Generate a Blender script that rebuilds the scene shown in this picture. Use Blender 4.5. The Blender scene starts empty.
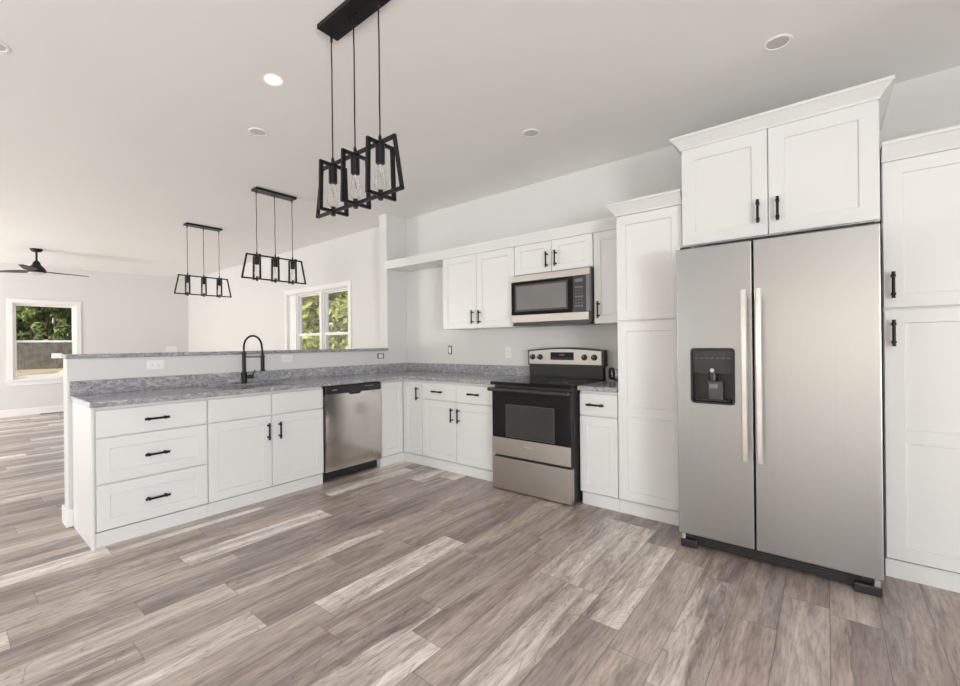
import bpy, bmesh, math, random
from mathutils import Vector, Matrix
random.seed(7)
SC = bpy.context.scene
COL = SC.collection

# ------------------------------------------------------------------ camera
yaw, pitch, roll = 0.673848, 0.000408, -0.010996
cy, sy = math.cos(yaw), math.sin(yaw)
fw = Vector((-sy*math.cos(pitch), cy*math.cos(pitch), math.sin(pitch)))
rt = Vector((cy, sy, 0)); up = rt.cross(fw)
r2 = rt*math.cos(roll) + up*math.sin(roll); u2 = -rt*math.sin(roll) + up*math.cos(roll)
cam = bpy.data.cameras.new('camera'); camo = bpy.data.objects.new('camera', cam); COL.objects.link(camo)
cam.sensor_width = 36; cam.lens = 434.34/960*36; cam.clip_start = 0.05; cam.clip_end = 300
m = Matrix((r2, u2, -fw)).transposed().to_4x4(); m.translation = (0, 0, 1.25)
camo.matrix_world = m
SC.camera = camo

# ------------------------------------------------------------------ world, sun, daylight and added fill lamps at the openings
w = bpy.data.worlds.new('world'); SC.world = w; w.use_nodes = True
wn = w.node_tree.nodes; bg = wn['Background']
sky = wn.new('ShaderNodeTexSky'); sky.sky_type = 'NISHITA'; sky.sun_disc = False
sky.sun_elevation = math.radians(32); sky.sun_rotation = math.radians(180)
w.node_tree.links.new(sky.outputs[0], bg.inputs[0]); bg.inputs[1].default_value = 0.16
sun = bpy.data.lights.new('sun', 'SUN'); suno = bpy.data.objects.new('sun', sun); COL.objects.link(suno)
sun.energy = 4.5; sun.angle = 0.009; sun.color = (1, .955, .88)
suno.rotation_euler = Vector((-0.42, 1.0, -0.60)).to_track_quat('-Z', 'Y').to_euler()

def daylight(name, loc, direction, sx, sz, power, color):  # area lamp, for daylight and for added fill
    l = bpy.data.lights.new(name, 'AREA'); o = bpy.data.objects.new(name, l); COL.objects.link(o)
    l.shape = 'RECTANGLE'; l.size = sx; l.size_y = sz; l.energy = power; l.color = color
    o.location = loc; o.rotation_euler = Vector(direction).to_track_quat('-Z', 'Y').to_euler()
    return o
FY = -3.6            # front wall, behind the camera
RX = 3.4             # right wall
# lamps per opening: sky (cool, straight in), added bounce (warm, rising) for the ceiling
daylight('sky_patio_door', (.15, FY-.20, 1.08), (0, 1, 0), 1.9, 2.0, 3.4, (.84, .92, 1))
daylight('ceiling_fill_patio_door', (.15, FY-.75, .75), (0, 1, 1.0), 1.9, 1.3, 2, (.985, .985, .975))
daylight('level_fill_dining', (-4.25, FY-.20, 1.35), (0, 1, 0), 1.6, 1.7, 30, (.94, .97, 1))  # added fill lamp pair; the window here is invented for its light
daylight('ceiling_fill_dining', (-4.25, FY-.75, .80), (0, 1, 1.2), 1.6, 1.3, 38, (.985, .985, .975))
daylight('sky_living_door', (-9.6, FY-.20, 1.2), (0, 1, -.15), 3.0, 2.3, 62, (.80, .88, 1))
daylight('ceiling_fill_living_door', (-9.6, FY-.75, .70), (0, 1, 1.2), 3.0, 1.3, 225, (1, .965, .90))
daylight('level_fill_side', (RX+.20, -1.6, 1.35), (-1, 0, 0), 2.2, 1.7, 85, (.94, .97, 1))  # fill lamps added to light the peninsula; no known window here
daylight('ceiling_fill_side', (RX+.75, -1.6, .80), (-1, 0, .9), 2.2, 1.3, 235, (.965, .98, .99))
# added spot lamp with no visible source: makes the small glint on the ceiling
gl = bpy.data.lights.new('glint_spot', 'SPOT'); glo = bpy.data.objects.new('glint_spot', gl); COL.objects.link(glo)
gl.energy = 220; gl.spot_size = math.radians(2.6); gl.spot_blend = .35; gl.shadow_soft_size = .012
glo.location = (-3.75, 1.62, .93); glo.rotation_euler = (Vector((-2.554, 1.258, 2.825))-glo.location).to_track_quat('-Z', 'Y').to_euler()
SC.view_settings.view_transform = 'Standard'; SC.view_settings.look = 'None'
SC.view_settings.gamma = 1; SC.view_settings.exposure = 0.38
SC.cycles.max_bounces = 10; SC.cycles.diffuse_bounces = 6; SC.cycles.transparent_max_bounces = 12
SC.cycles.use_denoising = True
SC.cycles.sample_clamp_indirect = 4

# ------------------------------------------------------------------ materials
class N:
    def __init__(s, name):
        s.m = bpy.data.materials.new(name); s.m.use_nodes = True
        s.t = s.m.node_tree; s.b = s.t.nodes['Principled BSDF']
    def n(s, typ, **kw):
        x = s.t.nodes.new(typ)
        for k, v in kw.items(): setattr(x, k, v)
        return x
    def l(s, a, b): s.t.links.new(a, b)
    def math(s, op, a, b=None, c=None):
        x = s.n('ShaderNodeMath', operation=op)
        for i, v in enumerate((a, b, c)):
            if v is None: continue
            if isinstance(v, (int, float)): x.inputs[i].default_value = v
            else: s.l(v, x.inputs[i])
        return x.outputs[0]
    def coord(s, scale=(1, 1, 1), out='Object'):
        tc = s.n('ShaderNodeTexCoord'); mp = s.n('ShaderNodeMapping'); mp.inputs['Scale'].default_value = scale
        s.l(tc.outputs[out], mp.inputs[0]); return mp.outputs[0]
    def noise(s, vec, scale, detail=4, rough=.5, dist=0):
        x = s.n('ShaderNodeTexNoise'); x.inputs['Scale'].default_value = scale; x.inputs['Detail'].default_value = detail
        x.inputs['Roughness'].default_value = rough; x.inputs['Distortion'].default_value = dist
        if vec is not None: s.l(vec, x.inputs['Vector'])
        return x.outputs['Fac']
    def ramp(s, fac, stops, interp='LINEAR'):
        x = s.n('ShaderNodeValToRGB'); cr = x.color_ramp; cr.interpolation = interp
        while len(cr.elements) < len(stops): cr.elements.new(.5)
        for e, (p, c) in zip(cr.elements, stops): e.position = p; e.color = (*c, 1)
        s.l(fac, x.inputs[0]); return x.outputs[0]
    def mix(s, fac, a, b, mode='MIX'):
        x = s.n('ShaderNodeMix', data_type='RGBA', blend_type=mode)
        for sock, v in ((x.inputs[0], fac), (x.inputs[6], a), (x.inputs[7], b)):
            if isinstance(v, (int, float)): sock.default_value = v
            elif isinstance(v, tuple): sock.default_value = (*v, 1)
            else: s.l(v, sock)
        return x.outputs[2]
    def bump(s, h, strength=.1, dist=.01):
        x = s.n('ShaderNodeBump'); x.inputs['Strength'].default_value = strength; x.inputs['Distance'].default_value = dist
        s.l(h, x.inputs['Height']); s.l(x.outputs[0], s.b.inputs['Normal'])

def plain(name, col, rough=.5, metal=0, var=.03, scale=6, bump=0):
    k = N(name); f = k.noise(k.coord(), scale, 3)
    a = tuple(c*(1-var) for c in col); b = tuple(min(1, c*(1+var)) for c in col)
    k.l(k.ramp(f, [(.3, a), (.7, b)]), k.b.inputs['Base Color'])
    k.b.inputs['Roughness'].default_value = rough; k.b.inputs['Metallic'].default_value = metal
    if rough < .1 or name == 'matte_display': k.b.inputs['Specular IOR Level'].default_value = .22
    if bump: k.bump(k.noise(k.coord(), 90, 4), bump, .002)
    return k.m

M = {}
M['wall'] = plain('wall_paint', (.675, .672, .66), .75, var=.008, scale=1.5, bump=.08)
M['ceiling'] = plain('ceiling_paint', (.84, .832, .818), .85, var=.008, scale=1.5, bump=.08)
M['trim'] = plain('trim_paint', (.80, .79, .77), .4, var=.008)
M['cab'] = plain('cabinet_paint', (.735, .735, .725), .34, var=.008, scale=3)
M['vinyl'] = plain('window_vinyl', (.84, .832, .818), .4, var=.01)
M['black'] = plain('black_metal', (.016, .016, .017), .38, .6, var=.1, scale=20)
M['bplast'] = plain('black_plastic', (.018, .018, .019), .35, var=.1, scale=20)
M['bsat'] = plain('black_satin_panel', (.03, .03, .031), .45, var=.08, scale=20)
M['bglass'] = plain('black_glass', (.008, .008, .009), .06, var=.05)
M['disp'] = plain('matte_display', (.012, .012, .014), .55, var=.05)
M['bglass2'] = plain('oven_window_glass', (.05, .048, .046), .07, var=.05)
M['mwglass'] = plain('microwave_window_mesh', (.17, .165, .16), .25, var=.05)
M['dgrey'] = plain('dark_grey_plastic', (.075, .075, .078), .4, var=.05)
M['slate'] = plain('slate_plastic', (.16, .16, .175), .35, var=.05)
M['lgrey'] = plain('light_grey_marking', (.50, .50, .51), .4, var=.03)
M['white'] = plain('white_plastic', (.82, .81, .79), .35, var=.01)
M['lens'] = plain('frosted_lens', (.60, .585, .56), .5, var=.01)
M['chrome'] = plain('chrome', (.8, .8, .8), .15, 1, var=.02)
M['brown'] = plain('brown_metal_grille', (.10, .065, .04), .5, var=.1)
M['fanblade'] = plain('fan_blade_dark_wood', (.055, .047, .04), .5, var=.15, scale=10)
M['trunk'] = plain('bark', (.10, .075, .055), .9, var=.3, scale=8)
M['board'] = plain('weathered_boards', (.165, .145, .125), .9, var=.3, scale=3)
M['dirt'] = plain('sandy_soil', (.55, .40, .25), .95, var=.25, scale=.6)
M['slabgrey'] = plain('reflection_slab_grey', (.30, .30, .295), .9, var=.08, scale=2)
M['lawn'] = plain('pale_grass', (.40, .45, .28), .95, var=.15, scale=3)
M['filament'] = plain('filament_wire', (.55, .40, .22), .4, .8)

def steel(name, col, rough, ax):
    k = N(name); sc = [.6, .6, .6]
    for i in range(3): sc[i] = 260 if i != ax else .6
    f = k.noise(k.coord(tuple(sc)), 1, 3)
    a = tuple(c*.975 for c in col); b = tuple(min(1, c*1.02) for c in col)
    k.l(k.ramp(f, [(.3, a), (.7, b)]), k.b.inputs['Base Color'])
    k.b.inputs['Metallic'].default_value = 1
    k.l(k.math('MULTIPLY_ADD', f, .05, rough-.02), k.b.inputs['Roughness'])
    return k.m
M['steel_v'] = steel('brushed_steel_upright_grain', (.435, .440, .448), .34, 2)
M['steel_d'] = steel('dishwasher_steel', (.58, .55, .52), .17, 2)
M['steel_x'] = steel('brushed_steel_level_grain', (.50, .46, .415), .30, 0)
M['steel_b'] = steel('bright_brushed_handle', (.90, .90, .90), .20, 2)
M['steel_c'] = steel('satin_steel_console', (.50, .47, .43), .45, 0)
M['sinksteel'] = steel('sink_steel', (.78, .78, .79), .33, 1)

def granite():
    k = N('grey_granite'); c = k.coord()
    big = k.noise(k.coord((1.3, .55, 1.3)), 5.5, 7, .68, 2.6)
    fine = k.noise(c, 95, 5, .7); mid = k.noise(k.coord((1.2, .6, 1.2)), 17, 6, .7, 2.2)
    col = k.ramp(big, [(.30, (.035, .04, .05)), (.40, (.17, .18, .20)), (.465, (.42, .425, .44)), (.51, (.09, .10, .12)), (.57, (.30, .305, .32)), (.64, (.66, .65, .64)), (.74, (.16, .165, .18))])
    col = k.mix(.36, col, k.ramp(mid, [(.34, (.04, .045, .052)), (.46, (.22, .225, .24)), (.55, (.42, .42, .43)), (.68, (.66, .65, .63))]))
    col = k.mix(.20, col, k.ramp(fine, [(.36, (.05, .05, .055)), (.5, (.33, .33, .33)), (.66, (.72, .70, .68))]))
    col = k.mix(1.0, col, (1.12, 1.12, 1.14), 'MULTIPLY')
    k.l(col, k.b.inputs['Base Color']); k.b.inputs['Roughness'].default_value = .16
    return k.m
M['granite'] = granite()

def planks():
    k = N('grey_oak_vinyl_planks'); tc = k.n('ShaderNodeTexCoord'); sp = k.n('ShaderNodeSeparateXYZ')
    k.l(tc.outputs['Object'], sp.inputs[0]); X, Y = sp.outputs[0], sp.outputs[1]
    u = k.math('DIVIDE', X, .178); row = k.math('FLOOR', u); fu = k.math('FRACT', u)
    wn1 = k.n('ShaderNodeTexWhiteNoise', noise_dimensions='1D'); k.l(row, wn1.inputs['W'])
    v = k.math('ADD', k.math('DIVIDE', Y, .92), k.math('MULTIPLY', wn1.outputs[0], 7.3))
    idx = k.math('FLOOR', v); fv = k.math('FRACT', v)
    cb = k.n('ShaderNodeCombineXYZ'); k.l(row, cb.inputs[0]); k.l(idx, cb.inputs[1])
    wn2 = k.n('ShaderNodeTexWhiteNoise', noise_dimensions='2D'); k.l(cb.outputs[0], wn2.inputs['Vector'])
    R = wn2.outputs[0]
    # per plank offset coordinates
    off = k.math('MULTIPLY', R, 37.0)
    cv = k.n('ShaderNodeCombineXYZ'); k.l(X, cv.inputs[0]); k.l(k.math('MULTIPLY', Y, .11), cv.inputs[1]); k.l(off, cv.inputs[2])
    streak = k.noise(cv.outputs[0], 10.5, 6, .66, .9)
    fine = k.noise(cv.outputs[0], 85, 4, .65, .2)
    cv2 = k.n('ShaderNodeCombineXYZ'); k.l(X, cv2.inputs[0]); k.l(k.math('MULTIPLY', Y, .22), cv2.inputs[1]); k.l(off, cv2.inputs[2])
    wav = k.noise(cv2.outputs[0], 7, 3, .5, 1.2)
    ring = k.math('FRACT', k.math('MULTIPLY', wav, 9.0))
    ringl = k.math('SMOOTH_MIN', k.math('ABSOLUTE', k.math('SUBTRACT', ring, .5)), .12, .05)
    wn3 = k.n('ShaderNodeTexWhiteNoise', noise_dimensions='3D'); cb3 = k.n('ShaderNodeCombineXYZ')
    k.l(row, cb3.inputs[0]); k.l(idx, cb3.inputs[1]); cb3.inputs[2].default_value = 5.3; k.l(cb3.outputs[0], wn3.inputs['Vector'])
    edge = k.math('MULTIPLY_ADD', wn3.outputs[0], .5, .25)
    wob = k.math('MULTIPLY', k.math('SUBTRACT', k.noise(cv.outputs[0], 9, 4, .6, .6), .5), 1.1)
    side = k.math('GREATER_THAN', k.math('ADD', fu, wob), edge)
    wn4 = k.n('ShaderNodeTexWhiteNoise', noise_dimensions='3D'); cb4 = k.n('ShaderNodeCombineXYZ')
    k.l(row, cb4.inputs[0]); k.l(idx, cb4.inputs[1]); k.l(k.math('ADD', side, 11.7), cb4.inputs[2]); k.l(cb4.outputs[0], wn4.inputs['Vector'])
    R2 = k.math('ADD', k.math('MULTIPLY', R, .74), k.math('MULTIPLY', wn4.outputs[0], .26))
    base = k.ramp(R2, [(.08, (.26, .213, .196)), (.25, (.43, .35, .30)), (.40, (.31, .264, .245)), (.52, (.47, .392, .338)), (.64, (.36, .311, .282)), (.74, (.59, .525, .47)), (.90, (.73, .68, .63))])
    tone = k.ramp(streak, [(.33, (.54, .505, .515)), (.43, (.82, .795, .795)), (.52, (1.05, 1.045, 1.04)), (.66, (1.34, 1.35, 1.36))])
    col = k.mix(1.0, base, tone, 'MULTIPLY')
    col = k.mix(1.0, col, k.ramp(fine, [(.32, (.72, .71, .70)), (.5, (1.02, 1.02, 1.02)), (.7, (1.20, 1.20, 1.20))]), 'MULTIPLY')
    heavy = k.math('MULTIPLY', k.math('GREATER_THAN', R, .70), .55)
    hv = k.math('ADD', heavy, .18)
    col = k.mix(hv, col, k.mix(1.0, col, k.ramp(ringl, [(0, (.55, .52, .50)), (.09, (1.04, 1.04, 1.04))]), 'MULTIPLY'))
    e1 = k.math('LESS_THAN', k.math('MINIMUM', fu, k.math('SUBTRACT', 1, fu)), .010)
    e2 = k.math('LESS_THAN', k.math('MINIMUM', fv, k.math('SUBTRACT', 1, fv)), .0016)
    e = k.math('MAXIMUM', e1, e2)
    col = k.mix(k.math('MULTIPLY', e, .55), col, (.07, .055, .045))
    k.l(col, k.b.inputs['Base Color'])
    k.l(k.math('MULTIPLY_ADD', fine, .15, .27), k.b.inputs['Roughness'])
    k.bump(k.math('SUBTRACT', k.math('ADD', fine, streak), k.math('MULTIPLY', e, 2)), .10, .003)
    return k.m
M['floor'] = planks()

def pane(name, amount, tint=(1, 1, 1)):
    k = N(name); k.t.nodes.remove(k.b)
    tr = k.n('ShaderNodeBsdfTransparent'); tr.inputs[0].default_value = (*tint, 1)
    gl = k.n('ShaderNodeBsdfGlossy'); gl.inputs['Roughness'].default_value = .02
    fr = k.n('ShaderNodeFresnel'); fr.inputs[0].default_value = 1.45
    mx = k.n('ShaderNodeMixShader'); k.l(k.math('MULTIPLY', fr.outputs[0], amount), mx.inputs[0])
    k.l(tr.outputs[0], mx.inputs[1]); k.l(gl.outputs[0], mx.inputs[2])
    k.l(mx.outputs[0], k.t.nodes['Material Output'].inputs[0]); return k.m
M['pane'] = pane('window_glass', .15, (.97, .98, .97))
M['bulbglass'] = pane('clear_bulb_glass', .45, (.985, .98, .97))

def leaf(name, cols):
    k = N(name); g = k.n('ShaderNodeNewGeometry')
    n = len(cols)
    k.l(k.ramp(g.outputs['Random Per Island'], [(i/(n-1), c) for i, c in enumerate(cols)]), k.b.inputs['Base Color'])
    k.b.inputs['Roughness'].default_value = .6
    tl = k.n('ShaderNodeBsdfTranslucent'); mx = k.n('ShaderNodeMixShader'); mx.inputs[0].default_value = .3
    tl.inputs[0].default_value = (*cols[-1], 1)
    k.l(k.b.outputs[0], mx.inputs[1]); k.l(tl.outputs[0], mx.inputs[2]); k.l(mx.outputs[0], k.t.nodes['Material Output'].inputs[0])
    return k.m
M['leafA'] = leaf('sunlit_leaves', [(.07, .11, .02), (.26, .30, .07), (.48, .50, .14), (.68, .66, .26)])
M['leafB'] = leaf('deep_green_leaves', [(.03, .055, .02), (.08, .13, .04), (.17, .23, .08), (.52, .55, .20)])

# ------------------------------------------------------------------ mesh helpers
def world_off(o):
    v = Vector((0, 0, 0))
    while o is not None: v += o.location; o = o.parent
    return v

class MB:
    def __init__(s): s.bm = bmesh.new()
    def quadring(s, rings, cap0=True, cap1=True, closed=True):
        bm = s.bm; R = [[bm.verts.new(p) for p in r] for r in rings]
        n = len(R[0])
        for a, b in zip(R, R[1:]):
            for i in range(n if closed else n-1):
                j = (i+1) % n
                bm.faces.new((a[i], a[j], b[j], b[i]))
        if cap0: bm.faces.new(R[0][::-1])
        if cap1: bm.faces.new(R[-1])
        return s
    def box(s, x0, x1, y0, y1, z0, z1, c=0):
        if x0 > x1: x0, x1 = x1, x0
        if y0 > y1: y0, y1 = y1, y0
        if z0 > z1: z0, z1 = z1, z0
        b2 = bmesh.new()
        vs = [b2.verts.new((x, y, z)) for x in (x0, x1) for y in (y0, y1) for z in (z0, z1)]
        for f in ((0, 1, 3, 2), (4, 6, 7, 5), (0, 4, 5, 1), (2, 3, 7, 6), (0, 2, 6, 4), (1, 5, 7, 3)):
            b2.faces.new([vs[i] for i in f])
        if c: bmesh.ops.bevel(b2, geom=b2.edges[:], offset=c, segments=2, affect='EDGES', profile=.5)
        me = bpy.data.meshes.new('t'); b2.to_mesh(me); b2.free(); s.bm.from_mesh(me); bpy.data.meshes.remove(me)
        return s
    def cyl(s, p0, p1, r0, r1=None, seg=16, caps=True):
        p0, p1 = Vector(p0), Vector(p1); r1 = r0 if r1 is None else r1
        d = (p1-p0).normalized(); a = d.orthogonal().normalized(); b = d.cross(a)
        ring = lambda p, r: [p + (a*math.cos(t)+b*math.sin(t))*r for t in [2*math.pi*i/seg for i in range(seg)]]
        return s.quadring([ring(p0, r0), ring(p1, r1)], caps, caps)
    def lathe(s, c, prof, seg=24, axis='z', cap0=True, cap1=True):
        c = Vector(c); rings = []
        for r, h in prof:
            ring = []
            for i in range(seg):
                t = 2*math.pi*i/seg; a, b = r*math.cos(t), r*math.sin(t)
                v = {'z': (a, b, h), 'y': (a, h, b), 'x': (h, a, b)}[axis]
                ring.append(c+Vector(v))
            rings.append(ring)
        return s.quadring(rings, cap0, cap1)
    def tube(s, pts, r, seg=10, caps=True):
        pts = [Vector(p) for p in pts]; rings = []; a = None
        for i, p in enumerate(pts):
            d = (pts[min(i+1, len(pts)-1)]-pts[max(i-1, 0)]).normalized()
            a = d.orthogonal().normalized() if a is None else (a-d*a.dot(d)).normalized()
            b = d.cross(a); rr = r[i] if isinstance(r, (list, tuple)) else r
            rings.append([p+(a*math.cos(2*math.pi*k/seg)+b*math.sin(2*math.pi*k/seg))*rr for k in range(seg)])
        return s.quadring(rings, caps, caps)
    def bar(s, p0, p1, w, t, nrm):           # rectangular bar; w across nrm x dir, t along nrm
        p0, p1 = Vector(p0), Vector(p1); d = (p1-p0).normalized(); n = Vector(nrm); n = (n-d*n.dot(d)).normalized(); b = d.cross(n)
        ring = lambda p: [p+b*w/2+n*t/2, p-b*w/2+n*t/2, p-b*w/2-n*t/2, p+b*w/2-n*t/2]
        return s.quadring([ring(p0), ring(p1)])
    def prism(s, poly, ext):                 # polygon of 3-D points swept by a vector
        e = Vector(ext); return s.quadring([[Vector(p) for p in poly], [Vector(p)+e for p in poly]])
    def grid(s, us, vs, hole, d0, d1, P):    # extruded grid of cells with holes; P(u,d,v)
        bm = s.bm; V = {}
        def gv(i, j, d):
            k = (i, j, d)
            if k not in V: V[k] = bm.verts.new(P(us[i], d, vs[j]))
            return V[k]
        fill = {(i, j) for i in range(len(us)-1) for j in range(len(vs)-1)} - set(hole)
        for (i, j) in fill:
            for d in (d0, d1):
                bm.faces.new((gv(i, j, d), gv(i+1, j, d), gv(i+1, j+1, d), gv(i, j+1, d)))
            for (ni, nj, a, b) in ((i-1, j, (i, j), (i, j+1)), (i+1, j, (i+1, j), (i+1, j+1)), (i, j-1, (i, j), (i+1, j)), (i, j+1, (i, j+1), (i+1, j+1))):
                if (ni, nj) not in fill:
                    bm.faces.new((gv(*a, d0), gv(*b, d0), gv(*b, d1), gv(*a, d1)))
        return s
    def build(s, name, mat, parent=None, smooth=False, bevel=0, seg=2):
        bm = s.bm; bmesh.ops.remove_doubles(bm, verts=bm.verts[:], dist=1e-5)
        bmesh.ops.recalc_face_normals(bm, faces=bm.faces[:])
        off = world_off(parent)
        bmesh.ops.translate(bm, verts=bm.verts[:], vec=-off)
        me = bpy.data.meshes.new(name); bm.to_mesh(me); bm.free()
        me.materials.append(mat if not isinstance(mat, str) else M[mat])
        o = bpy.data.objects.new(name, me); COL.objects.link(o); o.parent = parent
        if smooth: me.shade_smooth(); me.set_sharp_from_angle(angle=math.radians(40))
        if bevel:
            md = o.modifiers.new('bevel', 'BEVEL'); md.width = bevel; md.segments = seg; md.limit_method = 'ANGLE'; md.angle_limit = math.radians(40)
        return o

def tag(o, label, cat, group=None, kind=None):
    o['label'] = label; o['category'] = cat
    if group: o['group'] = group
    if kind: o['kind'] = kind
    return o
def thing(name, loc, label, cat, group=None):
    o = bpy.data.objects.new(name, None); COL.objects.link(o); o.location = loc; o.empty_display_size = .1
    return tag(o, label, cat, group)
def struct(o): o['kind'] = 'structure'; return o
def copy_tree(o, parent=None):
    c = o.copy(); COL.objects.link(c); c.parent = parent
    for ch in o.children: copy_tree(ch, c)
    return c

# ------------------------------------------------------------------ the setting
LX, BY, CZ = -11.75, 3.71, 2.825          # far wall, range wall, ceiling
XP, PT = -4.14, .14                        # peninsula wall face and thickness
struct(MB().box(LX-.2, RX+.2, FY-.2, BY+.2, -.12, 0).build('floor', 'floor'))
struct(MB().box(LX-.2, RX+.2, FY-.2, BY+.2, CZ, CZ+.15).build('ceiling', 'ceiling'))
W1 = (-7.12, -5.375, .75, 2.10)             # window in the range-side wall of the living room
W2 = (.885, 1.757, .665, 2.10)              # window in the far wall
PY = lambda u, d, v: (u, d, v)
PX = lambda u, d, v: (d, u, v)
struct(MB().grid([LX-.15, W1[0], W1[1], RX+.15], [0, W1[2], W1[3], CZ], [(1, 1)], BY, BY+.15, PY).build('wall_back', 'wall'))
struct(MB().grid([FY-.15, W2[0], W2[1], BY], [0, W2[2], W2[3], CZ], [(1, 1)], LX-.15, LX, PX).build('wall_left', 'wall'))
struct(MB().grid([FY, -2.7, -.5, BY], [0, .5, 2.2, CZ], [(1, 1)], RX, RX+.15, lambda u, d, v: (d, u, v)).build('wall_right', 'wall'))  # opening added to let the side fill lamps in
fo = [(-11.1, -8.1, .02, 2.42), (-5.1, -3.4, .5, 2.2), (-.85, 1.15, .02, 2.10)]
fx = [LX-.15]
for a in fo: fx += [a[0], a[1]]
fx += [RX+.15]
fz = [0, .02, .5, 2.10, 2.2, 2.42, CZ]
holes = [(1, j) for j in (1, 2, 3, 4)] + [(3, j) for j in (2, 3)] + [(5, j) for j in (1, 2)]
struct(MB().grid(fx, fz, holes, FY-.15, FY, PY).build('wall_front', 'wall'))
struct(MB().box(XP-PT, XP, 3.40, BY-.001, 0, CZ).build('wall_stub', 'wall'))
struct(MB().box(XP-PT, XP, .568, 3.399, 0, 1.172).build('wall_peninsula', 'wall'))

# openings behind the camera (middle one added for its light): frames with a centre bar
for n, (a, b, c, d) in zip((3, 4, 5), fo):
    mb = MB(); mb.grid([a, a+.06, (a+b)/2-.03, (a+b)/2+.03, b-.06, b], [c, c+.07, d-.06, d], [(1, 1), (3, 1)], FY-.12, FY-.04, PY)
    struct(mb.build('window_%d' % n, 'vinyl'))

# baseboards
def baseboard(name, p0, p1, nrm, h=.125, t=.014):
    p0, p1, n = Vector(p0), Vector(p1), Vector(nrm)
    prof = [(0, 0), (t, 0), (t, h-.025), (t*.55, h-.006), (0.3*t, h), (0, h)]
    poly = [p0+n*a+Vector((0, 0, z)) for a, z in prof]
    return struct(MB().prism(poly, p1-p0).build(name, 'trim'))
baseboard('baseboard_left', (LX, FY, 0), (LX, BY-.02, 0), (1, 0, 0))
baseboard('baseboard_back', (LX+.02, BY, 0), (XP-PT-.02, BY, 0), (0, -1, 0))
mb = MB(); t = .014; h = .125
mb.box(XP-PT-t, XP-PT, .568-t, 3.39, 0, h).box(XP-PT, XP+.001, .568-t, .568, 0, h).box(XP, XP+t, .568-t, .597, 0, h)
struct(mb.build('baseboard_peninsula', 'trim', bevel=.004))

# window 1 (double unit) and window 2 (single unit)
def sash_unit(P, u0, u1, z0, z1, root, inward):
    """single-hung unit: outer frame, upper and lower sash, two panes.  d grows towards outside"""
    fm = .02
    MB().grid([u0, u0+fm, u1-fm, u1], [z0, z0+fm, z1-fm, z1], [(1, 1)], inward*.05, inward*.125, P).build('unit_frame', 'vinyl', root)
    zm = (z0+z1)/2 - .005
    a, b = u0+fm, u1-fm
    s1 = MB().grid([a, a+.02, b-.02, b], [zm-.02, zm+.022, z1-fm-.02, z1-fm], [(1, 1)], inward*.095, inward*.12, P).build('upper_sash', 'vinyl', root)
    s2 = MB().grid([a, a+.02, b-.02, b], [z0+fm, z0+fm+.045, zm-.018, zm+.02], [(1, 1)], inward*.065, inward*.092, P).build('lower_sash', 'vinyl', root)
    MB().grid([a+.02, b-.02], [zm+.022, z1-fm-.02], [], inward*.106, inward*.110, P).build('pane', 'pane', s1)
    MB().grid([a+.02, b-.02], [z0+fm+.045, zm-.018], [], inward*.076, inward*.080, P).build('pane', 'pane', s2)
    MB().grid([(a+b)/2-.03, (a+b)/2+.03], [zm+.02, zm+.032], [], inward*.066, inward*.085, P).build('sash_lock', 'white', s2)
def window(name, P, u0, u1, z0, z1, inward, units, d_in, origin):
    root = bpy.data.objects.new(name, None); COL.objects.link(root); root.location = origin; struct(root)
    cw = .07
    mb = MB()
    mb.grid([u0-cw, u0, u1, u1+cw], [z0, z1, z1+cw], [(1, 0)], d_in, d_in-inward*.018, P)
    mb.grid([u0-cw-.02, u1+cw+.02], [z0-.03, z0], [], d_in+inward*.03, d_in-inward*.045, P)
    mb.grid([u0-cw, u1+cw], [z0-.11, z0-.03], [], d_in, d_in-inward*.016, P)
    mb.build('casing', 'trim', root, bevel=.003)
    mb = MB(); j = .012
    mb.grid([u0, u0+j, u1-j, u1], [z0, z0+j, z1-j, z1], [(1, 1)], d_in, d_in+inward*.148, P).build('jamb', 'trim', root)
    n = len(units)
    for (a, b) in units: sash_unit(lambda u, d, v: P(u, d_in+d, v), a, b, z0+j, z1-j, root, inward)
    if n == 2:
        MB().grid([u0+j, units[0][0]], [z0+j, z1-j], [], d_in+inward*.03, d_in+inward*.13, P).build('side_panel', 'vinyl', root)
        mb = MB(); mb.grid([units[0][1], units[1][0]], [z0+j, z1-j], [], d_in+inward*.02, d_in+inward*.13, P).build('mullion', 'vinyl', root)
window('window_1', PY, *W1, 1, [(-6.90, -6.175), (-6.115, -5.387)], BY, (-6.26, BY, W1[2]))
window('window_2', PX, *W2, -1, [(W2[0]+.012, W2[1]-.012)], LX, (LX, 1.32, W2[2]))

# ------------------------------------------------------------------ cabinet builders
def Pf(face, plane):
    return (lambda u, d, v: (u, plane-d, v)) if face == 'Y' else (lambda u, d, v: (plane+d, u, v))

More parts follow.
